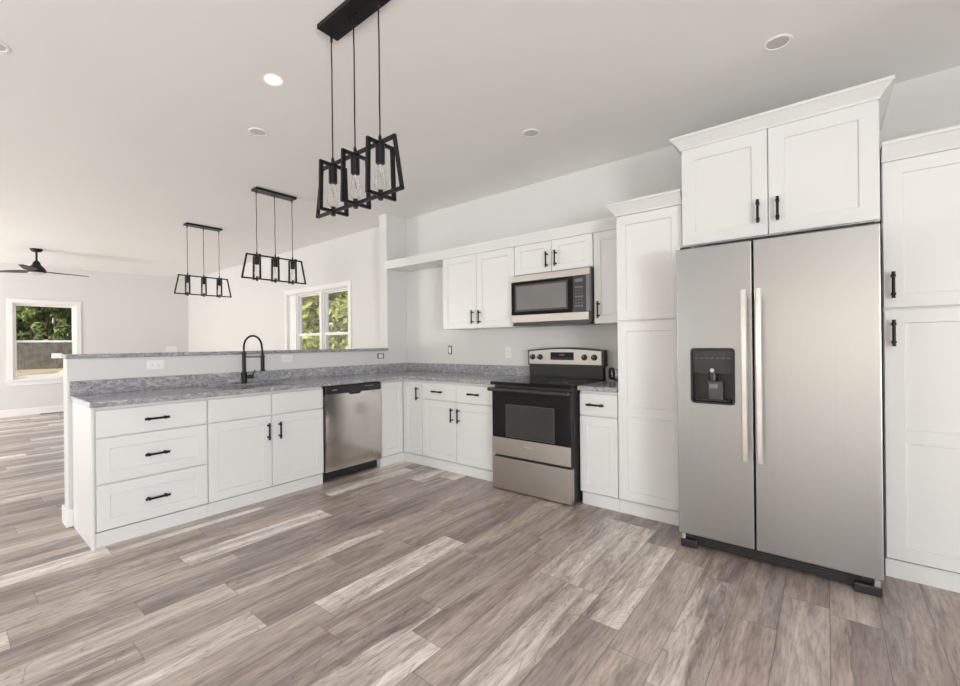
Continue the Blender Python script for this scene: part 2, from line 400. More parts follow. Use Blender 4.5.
def shaker(u0, u1, z0, z1, P, st=.066, rl=.068, t=.02, mids=(), rec=.008):
    mb = MB(); bm = mb.bm; c = .0022
    zs = [z0+c, z0+rl]
    for zc in mids: zs += [zc-rl/2, zc+rl/2]
    zs += [z1-rl, z1-c]; us = [u0+c, u0+st, u1-st, u1-c]
    V = {}
    def gv(u, d, z):
        k = (round(u, 5), round(d, 5), round(z, 5))
        if k not in V: V[k] = bm.verts.new(P(u, d, z))
        return V[k]
    q = lambda pts: bm.faces.new([gv(*p) for p in pts])
    for i in range(3):
        for j in range(len(zs)-1):
            a, b, e, f = us[i], us[i+1], zs[j], zs[j+1]
            if i == 1 and j % 2 == 1:
                k = .0035; d = t-rec
                A = [(a, t, e), (b, t, e), (b, t, f), (a, t, f)]; B = [(a+k, d, e+k), (b-k, d, e+k), (b-k, d, f-k), (a+k, d, f-k)]
                for n in range(4): q([A[n], A[(n+1) % 4], B[(n+1) % 4], B[n]])
                q(B)
            else: q([(a, t, e), (b, t, e), (b, t, f), (a, t, f)])
    # edges: chamfer then side
    def side(pts_in, off):
        for p, n in zip(pts_in, pts_in[1:]):
            o = [(x+off[0]*c, z+off[1]*c) for x, z in (p, n)]
            q([(p[0], t, p[1]), (n[0], t, n[1]), (o[1][0], t-c, o[1][1]), (o[0][0], t-c, o[0][1])])
            q([(o[0][0], t-c, o[0][1]), (o[1][0], t-c, o[1][1]), (o[1][0], 0, o[1][1]), (o[0][0], 0, o[0][1])])
    side([(u, zs[0]) for u in us], (0, -1)); side([(u, zs[-1]) for u in us], (0, 1))
    side([(us[0], z) for z in zs], (-1, 0)); side([(us[-1], z) for z in zs], (1, 0))
    q([(us[0], 0, zs[0]-c), (us[-1], 0, zs[0]-c), (us[-1], 0, zs[-1]+c), (us[0], 0, zs[-1]+c)])
    return mb
def slab(u0, u1, z0, z1, P, t=.02):
    mb = MB(); c = .003
    ring = lambda a, d: [P(u0+a, d, z0+a), P(u1-a, d, z0+a), P(u1-a, d, z1-a), P(u0+a, d, z1-a)]
    return mb.quadring([ring(0, 0), ring(0, t-c), ring(c, t)])

def handle(u, z, P, parent, vert=True, t=.02, L=.132):
    """black bar pull with two collared posts"""
    mb = MB(); h = L/2; s = .047; pr = t+.030
    q = (lambda a, d: P(u, d, z+a)) if vert else (lambda a, d: P(u+a, d, z))
    mb.cyl(q(-h, pr), q(h, pr), .0072, seg=12)
    for k in (-1, 1):
        mb.cyl(q(k*s, t), q(k*s, pr), .0055, seg=10)
        mb.cyl(q(k*s, t), q(k*s, t+.004), .0085, .006, seg=12)
        mb.cyl(q(k*s-.0065, pr), q(k*s+.0065, pr), .0102, seg=12)
        mb.cyl(q(k*h-.004*k, pr), q(k*h+.002*k, pr), .0085, seg=12)
    return mb.build('handle', 'black', parent, smooth=True)

def front(kind, u0, u1, z0, z1, P, root, hnd=None, **kw):
    g = .0024
    if kind == 'door': o = shaker(u0+g, u1-g, z0, z1, P, **kw).build('door', 'cab', root)
    elif kind == 'panel': o = shaker(u0+g, u1-g, z0, z1, P, **kw).build('filler_panel', 'cab', root)
    elif kind == 'drawer': o = shaker(u0+g, u1-g, z0, z1, P, **kw).build('drawer', 'cab', root)
    elif kind == 'slabdrawer': o = slab(u0+g, u1-g, z0, z1, P).build('drawer', 'cab', root)
    else: o = slab(u0+g, u1-g, z0, z1, P).build('false_front', 'cab', root)
    if hnd: handle(hnd[0], hnd[1], P, o, hnd[2])
    return o

CF = 3.12      # carcass front of the range wall run
PFX = -3.555   # carcass front of the peninsula run
E1 = .0008
PX_ = Pf('X', PFX); PY_ = Pf('Y', CF)
Zb, Zd0, Zd1, Zt = .10, .684, .692, .860

# -- peninsula: drawer base
r = thing('drawer_base_cabinet', (-3.83, .92, 0), 'white base cabinet with three stacked drawers at the open end of the peninsula', 'cabinet')
MB().box(-4.12, PFX, .605, 1.232-E1, Zb, .878).build('body', 'cab', r)
MB().box(-4.10, PFX-.002, .605, 1.232-E1, 0, Zb-.007).build('plinth', 'cab', r)
MB().box(-4.118, PFX+.018, .590, .6045, 0, .878).build('end_panel', 'cab', r, bevel=.0015)
for z0, z1, k in ((Zd1-.004, Zt-.003, 'slabdrawer'), (.398, .680, 'drawer'), (.105, .388, 'drawer')):
    front(k, .610, 1.230, z0, z1, PX_, r, (.922, (z0+z1)/2 if k == 'slabdrawer' else (z0+z1)/2-.003, False))
# -- peninsula: sink base
r = thing('sink_base_cabinet', (-3.83, 1.7, 0), 'white two-door base cabinet under the sink and black faucet', 'cabinet')
mb = MB(); mb.box(-4.12, PFX, 1.233, 1.251, Zb, .878); mb.box(-4.12, PFX, 2.147, 2.165, Zb, .878); mb.box(-4.12, PFX, 1.251, 2.147, Zb, Zb+.02); mb.box(-4.12, -4.105, 1.251, 2.147, Zb+.02, .878); mb.box(PFX-.018, PFX, 1.251, 2.147, .655, .878)
mb.box(PFX-.018, PFX, 1.685, 1.72, Zb+.02, .655)
mb.build('body', 'cab', r)
MB().box(-4.10, PFX-.002, 1.233, 2.165, 0, Zb-.007).build('plinth', 'cab', r)
front('false', 1.234, 1.702, Zd1-.004, Zt-.003, PX_, r); front('false', 1.702, 2.164, Zd1-.004, Zt-.003, PX_, r)
front('door', 1.234, 1.702, Zb+.004, Zd0-.004, PX_, r, (1.669, .557, True))
front('door', 1.702, 2.164, Zb+.004, Zd0-.004, PX_, r, (1.762, .555, True))
# -- corner cabinet (turns the corner)
r = thing('corner_base_cabinet', (-3.8, 3.3, 0), 'white corner base cabinet turning from the dishwasher to the range wall', 'cabinet')
mb = MB(); mb.prism([(-4.12, 2.812, Zb), (PFX, 2.812, Zb), (PFX, CF, Zb), (-3.250, CF, Zb), (-3.250, 3.688, Zb), (-4.12, 3.688, Zb)], (0, 0, .778)); mb.build('body', 'cab', r)
q = .002
mb = MB(); mb.prism([(-4.1, 2.812, 0), (PFX-q, 2.812, 0), (PFX-q, CF+q, 0), (-3.250, CF+q, 0), (-3.250, 3.688, 0), (-4.1, 3.688, 0)], (0, 0, Zb-.007)); mb.build('plinth', 'cab', r)
front('panel', 2.816, 3.098, Zb+.004, Zt-.003, PX_, r, st=.05)
front('door', -3.533, -3.250, Zb+.004, Zt-.003, PY_, r, (-3.302, .74, True))
# -- two-drawer two-door base left of range
r = thing('base_cabinet', (-2.77, 3.4, 0), 'white base cabinet with two drawers over two doors left of the range', 'cabinet')
MB().box(-3.248, -2.292, CF, 3.688, Zb, .878).build('body', 'cab', r)
MB().box(-3.248, -2.292, CF+.002, 3.688, 0, Zb-.007).build('plinth', 'cab', r)
front('slabdrawer', -3.246, -2.777, Zd1, Zt-.003, PY_, r, (-3.013, .774, False)); front('slabdrawer', -2.777, -2.295, Zd1, Zt-.003, PY_, r, (-2.549, .776, False))
front('door', -3.246, -2.777, Zb+.004, Zd0, PY_, r, (-2.825, .56, True)); front('door', -2.777, -2.295, Zb+.004, Zd0, PY_, r, (-2.740, .56, True))
# -- narrow base right of range
r = thing('base_cabinet', (-1.34, 3.4, 0), 'narrow white base cabinet with one drawer between the range and tall cabinet', 'cabinet')
MB().box(-1.500, -1.198, CF, 3.688, Zb, .878).build('body', 'cab', r)
MB().box(-1.490, -1.198, CF+.002, 3.688, 0, Zb-.007).build('plinth', 'cab', r)
front('slabdrawer', -1.500, -1.200, Zd1, Zt-.003, PY_, r, (-1.363, .775, False)); front('door', -1.500, -1.200, Zb+.004, Zd0, PY_, r, st=.058)
# -- tall cabinet left of fridge
r = thing('tall_cabinet', (-.97, 3.4, 0), 'tall white pantry cabinet between the range counter and the refrigerator', 'cabinet')
MB().box(-1.196, -.745, CF, 3.708, Zb, 2.16).build('body', 'cab', r)
MB().box(-1.196, -.745, CF+.002, 3.708, 0, Zb-.007).build('plinth', 'cab', r)
front('door', -1.195, -.745, Zb+.004, 1.394, PY_, r, mids=(.745,)); front('door', -1.195, -.745, 1.404, 2.157, PY_, r)
# -- tall pantry right
r = thing('tall_cabinet', (.54, 3.4, 0), 'tall white pantry cabinet right of the refrigerator with two black handles', 'cabinet')
MB().box(.232, .842, CF, 3.708, Zb, 2.172).build('body', 'cab', r)
MB().box(.232, .842, CF+.002, 3.708, 0, Zb-.007).build('plinth', 'cab', r)
front('door', .232, .84, Zb+.004, 1.400, PY_, r, (.270, 1.279, True), mids=(.745,), st=.076); front('door', .232, .84, 1.411, 2.170, PY_, r, (.270, 1.527, True), st=.076)
cr2 = r
# -- cabinet above fridge
FC = 3.08; PF_ = Pf('Y', FC)
r = thing('wall_cabinet', (-.26, 3.4, 1.865), 'white two-door cabinet with tall crown above the stainless refrigerator', 'cabinet')
MB().box(-.740, .224, FC, 3.708, 1.868, 2.50).build('body', 'cab', r)
front('door', -.738, -.263, 1.872, 2.494, PF_, r, (-.313, 2.012, True), st=.078, rl=.078); front('door', -.263, .222, 1.872, 2.494, PF_, r, (-.216, 2.010, True), st=.078, rl=.078)
def crown(x0, x1, yf, z0, z1, yb, root, out=.055, left=True, right=True):
    """mitred flared crown: front run plus returns"""
    mb = MB(); b = .012
    def ring(o, z): return [(x0-(o if left else 0), yb, z), (x0-(o if left else 0), yf-o, z), (x1+(o if right else 0), yf-o, z), (x1+(o if right else 0), yb, z)]
    h = z1-z0
    mb.quadring([ring(.002, z0), ring(.006, z0+.012), ring(out*.86, z1-.018), ring(out, z1-.014), ring(out, z1)])
    return mb.build('crown_molding', 'cab', root)
crown(-.740, .224, FC-.02, 2.495, 2.572, 3.706, r)
tl = [o for o in COL.objects if o.name == 'tall_cabinet'][0]
crown(-1.196, -.745, CF-.02, 2.160, 2.246, 3.706, tl, right=False)
crown(.232, .842, CF-.02, 2.172, 2.262, 3.706, cr2, left=False, right=False)
# -- upper cabinets
UF = 3.405; PU = Pf('Y', UF)
r = thing('wall_cabinet', (-2.74, 3.55, 1.4), 'white two-door wall cabinet left of the microwave', 'cabinet')
MB().box(-3.207, -2.284, UF, 3.708, 1.400, 2.1495).build('body', 'cab', r)
front('door', -3.206, -2.742, 1.402, 2.1485, PU, r, (-2.789, 1.514, True)); front('door', -2.742, -2.285, 1.402, 2.1485, PU, r, (-2.699, 1.511, True))
r = thing('wall_cabinet', (-1.89, 3.55, 1.885), 'short white two-door wall cabinet right above the microwave', 'cabinet')
MB().box(-2.282, -1.502, UF, 3.708, 1.872, 2.1495).build('body', 'cab', r)
front('door', -2.281, -1.888, 1.876, 2.1485, PU, r, (-1.930, 1.983, True), rl=.055); front('door', -1.888, -1.503, 1.876, 2.1485, PU, r, (-1.843, 1.985, True), rl=.055)
r = thing('wall_cabinet', (-1.35, 3.55, 1.4), 'narrow white wall cabinet between the microwave and the tall cabinet', 'cabinet')
MB().box(-1.500, -1.198, UF, 3.708, 1.400, 2.1495).build('body', 'cab', r)
front('door', -1.497, -1.200, 1.402, 2.1485, PU, r, (-1.455, 1.513, True), st=.058)
# -- long shelf above the uppers, running to the wall stub
r = thing('crown_shelf', (-2.66, 3.55, 2.16), 'long white shelf with crown edge running above the wall cabinets to the wall end', 'shelf')
MB().box(XP+.001, -1.256, 3.392, 3.708, 2.152, 2.172).build('shelf_board', 'cab', r)
prof = [(3.392, 2.1505), (3.384, 2.152), (3.380, 2.165), (3.352, 2.228), (3.350, 2.238), (3.392, 2.238)]
mb = MB(); mb.prism([(XP-.02, y, z) for y, z in prof], (-1.262-(XP-.02), 0, 0)); mb.build('crown_edge', 'cab', r)

# ------------------------------------------------------------------ granite
CT0, CT1 = .880, .915
r = thing('countertop', (-3.8, 2.2, CT0), 'grey granite L-shaped countertop on the peninsula and corner base cabinets', 'countertop')
mb = MB(); PZ = lambda u, d, v: (u, v, d)
SK = (-4.015, -3.625, 1.40, 2.00)
mb.grid([-4.139, SK[0], SK[1], -3.505, -2.289], [.580, SK[2], SK[3], 3.07, 3.709], [(3, 0), (3, 1), (3, 2), (1, 1)], CT0, CT1, PZ)
mb.build('slab', 'granite', r, bevel=.004)
MB().box(-4.139, -4.119, .580, 3.688, CT1, 1.015).build('backsplash', 'granite', r, bevel=.0015)
MB().box(-4.119, -3.155, 3.689, 3.709, CT1, 1.015).build('backsplash', 'granite', r, bevel=.0015)
MB().box(-3.153, -2.289, 3.689, 3.709, CT1, 1.015).build('backsplash', 'granite', r, bevel=.0015)
r = thing('countertop', (-1.35, 3.4, CT0), 'short grey granite countertop piece right of the range', 'countertop')
MB().box(-1.503, -1.198, 3.07, 3.709, CT0, CT1).build('slab', 'granite', r, bevel=.004)
MB().box(-1.503, -1.198, 3.689, 3.709, CT1, 1.015).build('backsplash', 'granite', r, bevel=.0015)
tag(MB().box(XP-PT-.02, XP+.018, .560, 3.396, 1.1735, 1.203).build('ledge_top', 'granite', bevel=.004), 'long narrow grey granite ledge capping the half wall behind the sink', 'ledge')

# ------------------------------------------------------------------ sink and faucet
r = thing('kitchen_sink', (-3.82, 1.70, .70), 'undermount stainless steel sink basin set in the peninsula countertop', 'sink')
mb = MB()
def rr(x0, x1, y0, y1, z, rad=.05, n=5):
    pts = []
    for cx, cyy, a0 in ((x1-rad, y1-rad, 0), (x0+rad, y1-rad, 90), (x0+rad, y0+rad, 180), (x1-rad, y0+rad, 270)):
        for i in range(n+1):
            a = math.radians(a0+90*i/n); pts.append((cx+rad*math.cos(a), cyy+rad*math.sin(a), z))
    return pts
g = .004
mb.quadring([rr(SK[0]-.02, SK[1]+.018, SK[2]-.02, SK[3]+.02, .8785), rr(SK[0]+g, SK[1]-g, SK[2]+g, SK[3]-g, .8785), rr(SK[0]+g, SK[1]-g, SK[2]+g, SK[3]-g, .87), rr(SK[0]+.01, SK[1]-.01, SK[2]+.01, SK[3]-.01, .715), rr(SK[0]+.03, SK[1]-.03, SK[2]+.03, SK[3]-.03, .70)], cap0=False)
mb.build('basin', 'sinksteel', r, smooth=True)
MB().lathe((-3.82, 1.70, .7005), [(.044, 0), (.044, .004), (.03, .002), (.02, .001)], 20).build('drain', 'chrome', r, smooth=True)

fx0, fy0 = -4.045, 1.705
r = thing('kitchen_faucet', (fx0, fy0, CT1+.001), 'black spring-neck kitchen faucet standing behind the sink', 'faucet')
fd = Vector((.62, .78, 0)).normalized()          # direction the spout points
def fp(a, z): return (fx0+fd.x*a, fy0+fd.y*a, z)
mb = MB(); mb.lathe((fx0, fy0, CT1+.001), [(.027, 0), (.027, .004), (.0235, .008), (.0235, .095), (.019, .103)], 20); mb.build('base', 'black', r, smooth=True)
MB().lathe((fx0, fy0, CT1+.104), [(.0155, 0), (.0155, .16), (.0185, .162), (.0185, .172), (.013, .175)], 18).build('column', 'black', r, smooth=True)
arc = []
z0 = CT1+.27; RA = .073
for i in range(41):
    a = math.pi*(1-i/40*.97); arc.append(fp(RA+RA*math.cos(a), z0+.055+RA*1.34*math.sin(a)))
arc = [fp(0, z0)] + [fp(0, z0+.022)] + arc + [fp(2*RA+.004, z0+.02), fp(2*RA+.006, z0-.01)]
rad = []
P2 = []
for a, b in zip(arc, arc[1:]):
    for k in range(4): P2.append(Vector(a).lerp(Vector(b), k/4))
P2.append(Vector(arc[-1])); rad = [.0092 if i % 2 else .0075 for i in range(len(P2))]
MB().tube(P2, rad, 10).build('spring_neck', 'black', r, smooth=True)
hx = 2*RA+.006
MB().lathe(fp(hx, 0), [(.013, 1.020), (.0215, 1.022), (.0215, 1.030), (.016, 1.040), (.0165, 1.13), (.013, 1.165), (.0095, 1.185)], 18).build('spray_head', 'black', r, smooth=True)
mb = MB(); mb.bar(fp(.012, 1.150), fp(hx-.012, 1.150), .010, .010, (0, 0, 1)); mb.lathe(fp(hx, 0), [(.0195, 1.142), (.0195, 1.158)], 16); mb.build('spout_arm', 'black', r)
sd = Vector((.42, .9, 0)).normalized()
mb = MB(); c0 = Vector((fx0, fy0, .972)); mb.cyl(c0+sd*.02, c0+sd*.075, .0155, seg=16); mb.cyl(c0+sd*.062, c0+sd*.088+Vector((0, 0, .062)), .006, .0045, 10); mb.build('lever', 'black', r, smooth=True)

# ------------------------------------------------------------------ dishwasher
r = thing('dishwasher', (-3.83, 2.49, 0), 'stainless steel dishwasher with black control strip in the peninsula', 'dishwasher')
MB().box(-4.10, PFX-.001, 2.174, 2.804, .10, .872).build('body', 'bplast', r)
MB().box(-4.05, PFX-.055, 2.167, 2.809, .004, .099).build('toe_kick', 'bplast', r, bevel=.003)
mb = MB(); nseg = 12; ys0, ys1 = 2.178, 2.798
pr = []
for i in range(nseg+1):
    u = i/nseg; pr.append((PFX+.026+.010*math.sin(math.pi*u), .098+.700*u))
mb.prism([(PFX, ys0, .098)]+[(a, ys0, b) for a, b in pr]+[(PFX, ys0, .798)], (0, ys1-ys0, 0)); mb.build('door', 'steel_d', r, smooth=True)
cp = MB().box(PFX, PFX+.036, ys0, ys1, .802, .872, .005).build('control_panel', 'bplast', r)
MB().box(PFX+.036, PFX+.0368, 2.245, 2.295, .833, .839).build('panel_marking', 'lgrey', cp)
for i in range(5): MB().box(PFX+.036, PFX+.0368, 2.60+i*.022, 2.612+i*.022, .845, .850).build('indicator', 'lgrey', cp)
mb = MB(); mb.prism([(PFX+.0345, 2.43, .803), (PFX+.0345, 2.56, .803), (PFX+.0345, 2.545, .781), (PFX+.0345, 2.445, .781)], (.004, 0, 0)); mb.build('pull_recess', 'bplast', r)
MB().cyl((PFX+.031, 2.70, .19), (PFX+.0345, 2.70, .19), .011, seg=20).build('emblem', 'steel_d', r)

# ------------------------------------------------------------------ range
RX0, RX1 = -2.274, -1.514
r = thing('electric_range', (-1.894, 3.3, 0), 'freestanding stainless and black electric range with glass cooktop', 'range')
MB().box(RX0+.004, RX1-.004, 3.045, 3.66, .035, .893).build('body', 'bsat', r)
mb = MB(); mb.box(RX0-.004, RX1+.004, 2.985, 3.655, .895, .921, .006); mb.build('cooktop', 'bglass', r)
for bx, by, br in ((-2.08, 3.16, .10), (-1.71, 3.16, .075), (-2.08, 3.46, .075), (-1.71, 3.46, .10)):
    mb = MB(); mb.lathe((bx, by, .9211), [(br, 0), (br, .0006), (br-.004, .0006), (br-.004, 0)], 40, cap0=False, cap1=False); mb.build('burner_ring', 'dgrey', r)
# oven door
dy = 2.998
MB().box(RX0+.006, RX1-.008, dy, 3.044, .302, .868, .006).build('oven_door', 'bglass', r)
od = [o for o in r.children if o.name.startswith('oven_door')][0]
MB().grid([-2.125, -2.120, -1.667, -1.662], [.46, .465, .728, .733], [(1, 1)], dy-.0012, dy-.0002, PY).build('window_border', 'dgrey', od)
MB().box(-2.1195, -1.6675, dy-.0010, dy-.0002, .4655, .7275).build('oven_window', 'bglass2', od)
MB().box(RX0+.006, RX1-.008, dy-.004, dy-.0003, .300, .448, .0015).build('door_trim', 'steel_x', od)
MB().box(-1.95, -1.845, dy-.0048, dy-.0042, .392, .399).build('trim_marking', 'steel_b', od)
mb = MB(); mb.cyl((RX0+.002, 2.952, .857), (RX1-.002, 2.952, .857), .0155, seg=18)
for x in (RX0+.03, RX1-.03): mb.bar((x, 2.955, .857), (x, 2.999, .853), .036, .024, (0, 0, 1))
mb.build('door_handle', 'bsat', od, smooth=True)
dr = MB().box(RX0+.006, RX1-.006, 2.996, 3.044, .012, .280, .003).build('storage_drawer', 'steel_x', r)
for x in (RX0+.05, RX1-.05):
    for y in (3.08, 3.6): MB().cyl((x, y, .001), (x, y, .036), .018, .022, 12).build('foot', 'bplast', r)
# backguard
bgx0, bgx1 = RX0-.004, RX1+.004
mb = MB(); mb.prism([(bgx0+.012, 3.615, .922), (bgx1-.012, 3.615, .922), (bgx1-.012, 3.604, 1.035), (bgx0+.012, 3.604, 1.035)], (0, .06, 0)); mb.build('backguard', 'bsat', r)
bgd = [o for o in r.children if o.name.startswith('backguard')][0]
top = [(bgx0+(bgx1-bgx0)*i/16, 1.178+.024*math.sin(math.pi*i/16)) for i in range(17)]
mb = MB(); mb.prism([(bgx0, 3.600, 1.035)]+[(bgx1, 3.600, 1.035)]+[(x, 3.600, z) for x, z in top[::-1]], (0, .085, 0)); mb.build('console', 'bsat', bgd)
top2 = [(bgx0+.018+(bgx1-bgx0-.036)*i/16, 1.166+.020*math.sin(math.pi*i/16)) for i in range(17)]
mb = MB(); mb.prism([(bgx0+.018, 3.5990, 1.048)]+[(bgx1-.018, 3.5990, 1.048)]+[(x, 3.5990, z) for x, z in top2[::-1]], (0, -.004, 0)); cpn = mb.build('control_panel', 'steel_c', bgd)
dsp = MB().box(-2.025, -1.79, 3.5915, 3.5948, 1.088, 1.158).build('display', 'disp', bgd)
MB().box(-1.93, -1.88, 3.5908, 3.5914, 1.125, 1.143).build('clock_window', 'dgrey', bgd)
for i in range(10):
    MB().box(-2.012+i*.022, -1.998+i*.022, 3.5908, 3.5914, 1.100, 1.106).build('touch_key', 'dgrey', bgd)
for kx in (-2.220, -2.137, -1.684, -1.592):
    kb = MB().lathe((kx, 3.5945, 1.113), [(.027, 0), (.027, -.006), (.022, -.008), (.020, -.026), (.014, -.028)], 20, axis='y').build('knob', 'bplast', bgd, smooth=True)
    MB().box(kx-.0015, kx+.0015, 3.5655, 3.567, 1.113, 1.130).build('knob_pointer', 'lgrey', kb)
# power cord loop lying on the short counter beside the range
pts = []
for i in range(49):
    a = 2*math.pi*i/16; pts.append((-1.462+.010*math.cos(a*.5), 3.655-.012*(i/48), .972+.05*math.sin(a)) if False else (-1.455+.018*math.cos(a)+.004*math.sin(a*.33), 3.645+.010*math.sin(a*.33), .974+.050*math.sin(a)))
pts.append((-1.43, 3.64, .925)); pts.append((-1.39, 3.63, .921)); pts.append((-1.34, 3.65, .921))
tag(MB().tube(pts, .0055, 8).build('power_cord', 'bplast', smooth=True), 'coiled black cord on the short granite counter beside the range', 'cord')

# ------------------------------------------------------------------ microwave
r = thing('microwave', (-1.89, 3.5, 1.41), 'over-the-range microwave with stainless bands and black glass door', 'microwave')
mf = 3.325; mx0, mx1 = -2.279, -1.506
MB().box(mx0, mx1, mf+.03, 3.706, 1.418, 1.868).build('body', 'dgrey', r)
MB().box(mx0, mx1, mf-.002, mf+.0295, 1.803, 1.862, .004).build('top_band', 'steel_c', r)
MB().box(mx0, mx1-.010, mf-.002, mf+.0295, 1.432, 1.502, .004).build('bottom_band', 'steel_c', r)
d = MB().box(mx0, -1.660, mf, mf+.0295, 1.504, 1.801, .003).build('door', 'bglass', r)
MB().grid([-2.238, -2.222, -1.718, -1.702], [1.532, 1.546, 1.762, 1.776], [(1, 1)], mf-.002, mf-.0004, PY).build('window_frame', 'bsat', d)
MB().box(-2.221, -1.719, mf-.0015, mf-.0004, 1.547, 1.761).build('window', 'mwglass', d)
c = MB().box(-1.657, mx1-.036, mf, mf+.0295, 1.504, 1.801, .002).build('control_panel', 'bplast', r)
MB().box(-1.635, -1.568, mf-.001, mf-.0002, 1.750, 1.776).build('display', 'slate', c)
for row in range(7):
    for cl in range(3):
        MB().box(-1.636+cl*.025, -1.618+cl*.025, mf-.001, mf-.0002, 1.700-row*.026, 1.712-row*.026).build('key', 'dgrey' if row % 3 else 'slate', c)
MB().box(mx1-.034, mx1, mf-.001, mf+.0295, 1.504, 1.801, .003).build('side_rail', 'slate', r)
mb = MB(); mb.box(mx0+.01, mx1-.01, mf+.004, 3.69, 1.404, 1.4175); mb.build('underside_grille', 'bplast', r)

# ------------------------------------------------------------------ refrigerator
r = thing('refrigerator', (-.253, 3.25, 0), 'stainless side-by-side refrigerator with black ice and water dispenser', 'refrigerator')
MB().box(-.702, .196, 2.880, 3.66, .035, 1.790).build('body', 'dgrey', r, bevel=.004)
fy = 2.80; dt = .074
DX = (-.629, -.411); DZ = (.889, 1.201)
mb = MB(); mb.grid([-.711, DX[0], DX[1], -.3195], [.095, DZ[0], DZ[1], 1.800], [(1, 1)], fy, fy+dt, PY); dl = mb.build('left_door', 'steel_v', r, bevel=.006, seg=3)
mb = MB(); mb.grid([-.3115, .204], [.095, 1.800], [], fy, fy+dt, PY); drr = mb.build('right_door', 'steel_v', r, bevel=.006, seg=3)
def fhandle(x, par):
    mb = MB(); n = 14; hw = .0145
    f = []
    z0, z1 = .588, 1.527
    for i in range(n+1):
        u = i/n; z = z0+(z1-z0)*u; bow = .052+.012*math.sin(math.pi*u)
        f.append((fy-bow, z))
    rings = [[(x-hw, y-.009, z), (x-hw*.7, y-.013, z), (x+hw*.7, y-.013, z), (x+hw, y-.009, z), (x+hw, y+.006, z), (x-hw, y+.006, z)] for y, z in f]
    mb.quadring(rings)
    for z in (z0+.02, z1-.02): mb.box(x-hw*.75, x+hw*.75, fy-.056, fy-.0005, z-.018, z+.018)
    mb.build('handle', 'steel_b', par, smooth=True)
fhandle(-.352, dl); fhandle(-.283, drr)
# dispenser
dsp = MB()
def rq(a, d, rad=.016, n=4):
    pts = []
    x0, x1, zz0, zz1 = DX[0]+.001+a, DX[1]-.001-a, DZ[0]+.001+a, DZ[1]-.001-a
    for cx, cz, a0 in ((x1-rad, zz1-rad, 0), (x0+rad, zz1-rad, 90), (x0+rad, zz0+rad, 180), (x1-rad, zz0+rad, 270)):
        for i in range(n+1):
            t = math.radians(a0+90*i/n); pts.append((cx+rad*math.cos(t), d, cz+rad*math.sin(t)))
    return pts
dsp.quadring([rq(0, fy+.07, .004), rq(0, fy+.004, .004), rq(0, fy-.0004, .004), rq(-.0078, fy-.0004, .024), rq(-.0070, fy-.0035, .023), rq(.004, fy-.0035, .014), rq(.005, fy+.062, .014)], cap0=True)
do = dsp.build('dispenser', 'bplast', dl)
cpx = MB(); cpx.prism([(DX[0]+.007, fy+.001, DZ[1]-.008), (DX[0]+.007, fy+.012, DZ[1]-.141), (DX[0]+.007, fy+.055, DZ[1]-.141), (DX[0]+.007, fy+.055, DZ[1]-.008)], (DX[1]-DX[0]-.014, 0, 0)); pc = cpx.build('control_face', 'bsat', do)
for i in range(7):
    x = -.612+i*.028; MB().box(x, x+.017, fy+.0018, fy+.0052, 1.147, 1.151).build('key', 'slate', do)
for i in range(4):
    x = -.600+i*.045; MB().box(x, x+.006, fy+.0008, fy+.0046, 1.166, 1.170).build('indicator', 'slate', do)
MB().lathe((-.520, fy+.026, 1.046), [(.022, -.03), (.024, .0), (.019, .03), (.012, .045)], 16).build('water_nozzle', 'bplast', do, smooth=True)
MB().cyl((-.520, fy+.004, 1.078), (-.520, fy-.002, 1.078), .012, seg=16).build('light_button', 'chrome', do)
mb = MB(); mb.prism([(-.545, fy+.020, 1.012), (-.545, fy+.034, .905), (-.545, fy+.046, .905), (-.545, fy+.040, 1.012)], (.075, 0, 0)); mb.build('paddle', 'dgrey', do)
MB().box(-.540, -.495, fy+.012, fy+.019, .972, 1.000, .003).build('ice_chute', 'slate', do)
MB().box(DX[0]+.02, DX[1]-.02, fy+.004, fy+.058, DZ[0]+.012, DZ[0]+.018).build('drip_tray', 'bsat', do)
# grille, foot covers, hinges
gb = MB().box(-.640, .125, 2.855, 2.879, .022, .092).build('toe_grille', 'bplast', r)
for i in range(4): MB().box(-.58, .065, 2.850, 2.8545, .034+i*.013, .040+i*.013).build('slat', 'bsat', gb)
for x0, x1 in ((-.706, -.615), (.095, .200)):
    mb = MB(); mb.prism([(x0, 2.822, .002), (x1, 2.832, .002), (x1, 2.86, .002), (x0, 2.86, .002)], (0, 0, .048)); mb.build('foot_cover', 'bplast', r, bevel=.006)
for x in (-.700, .170):
    MB().box(x, x+.022, 2.826, 2.854, .0505, .093, .002).build('bottom_hinge', 'chrome', r)
for x in (-.70, .13):
    MB().box(x, x+.06, 2.85, 2.97, 1.801, 1.820, .004).build('top_hinge', 'bplast', r)

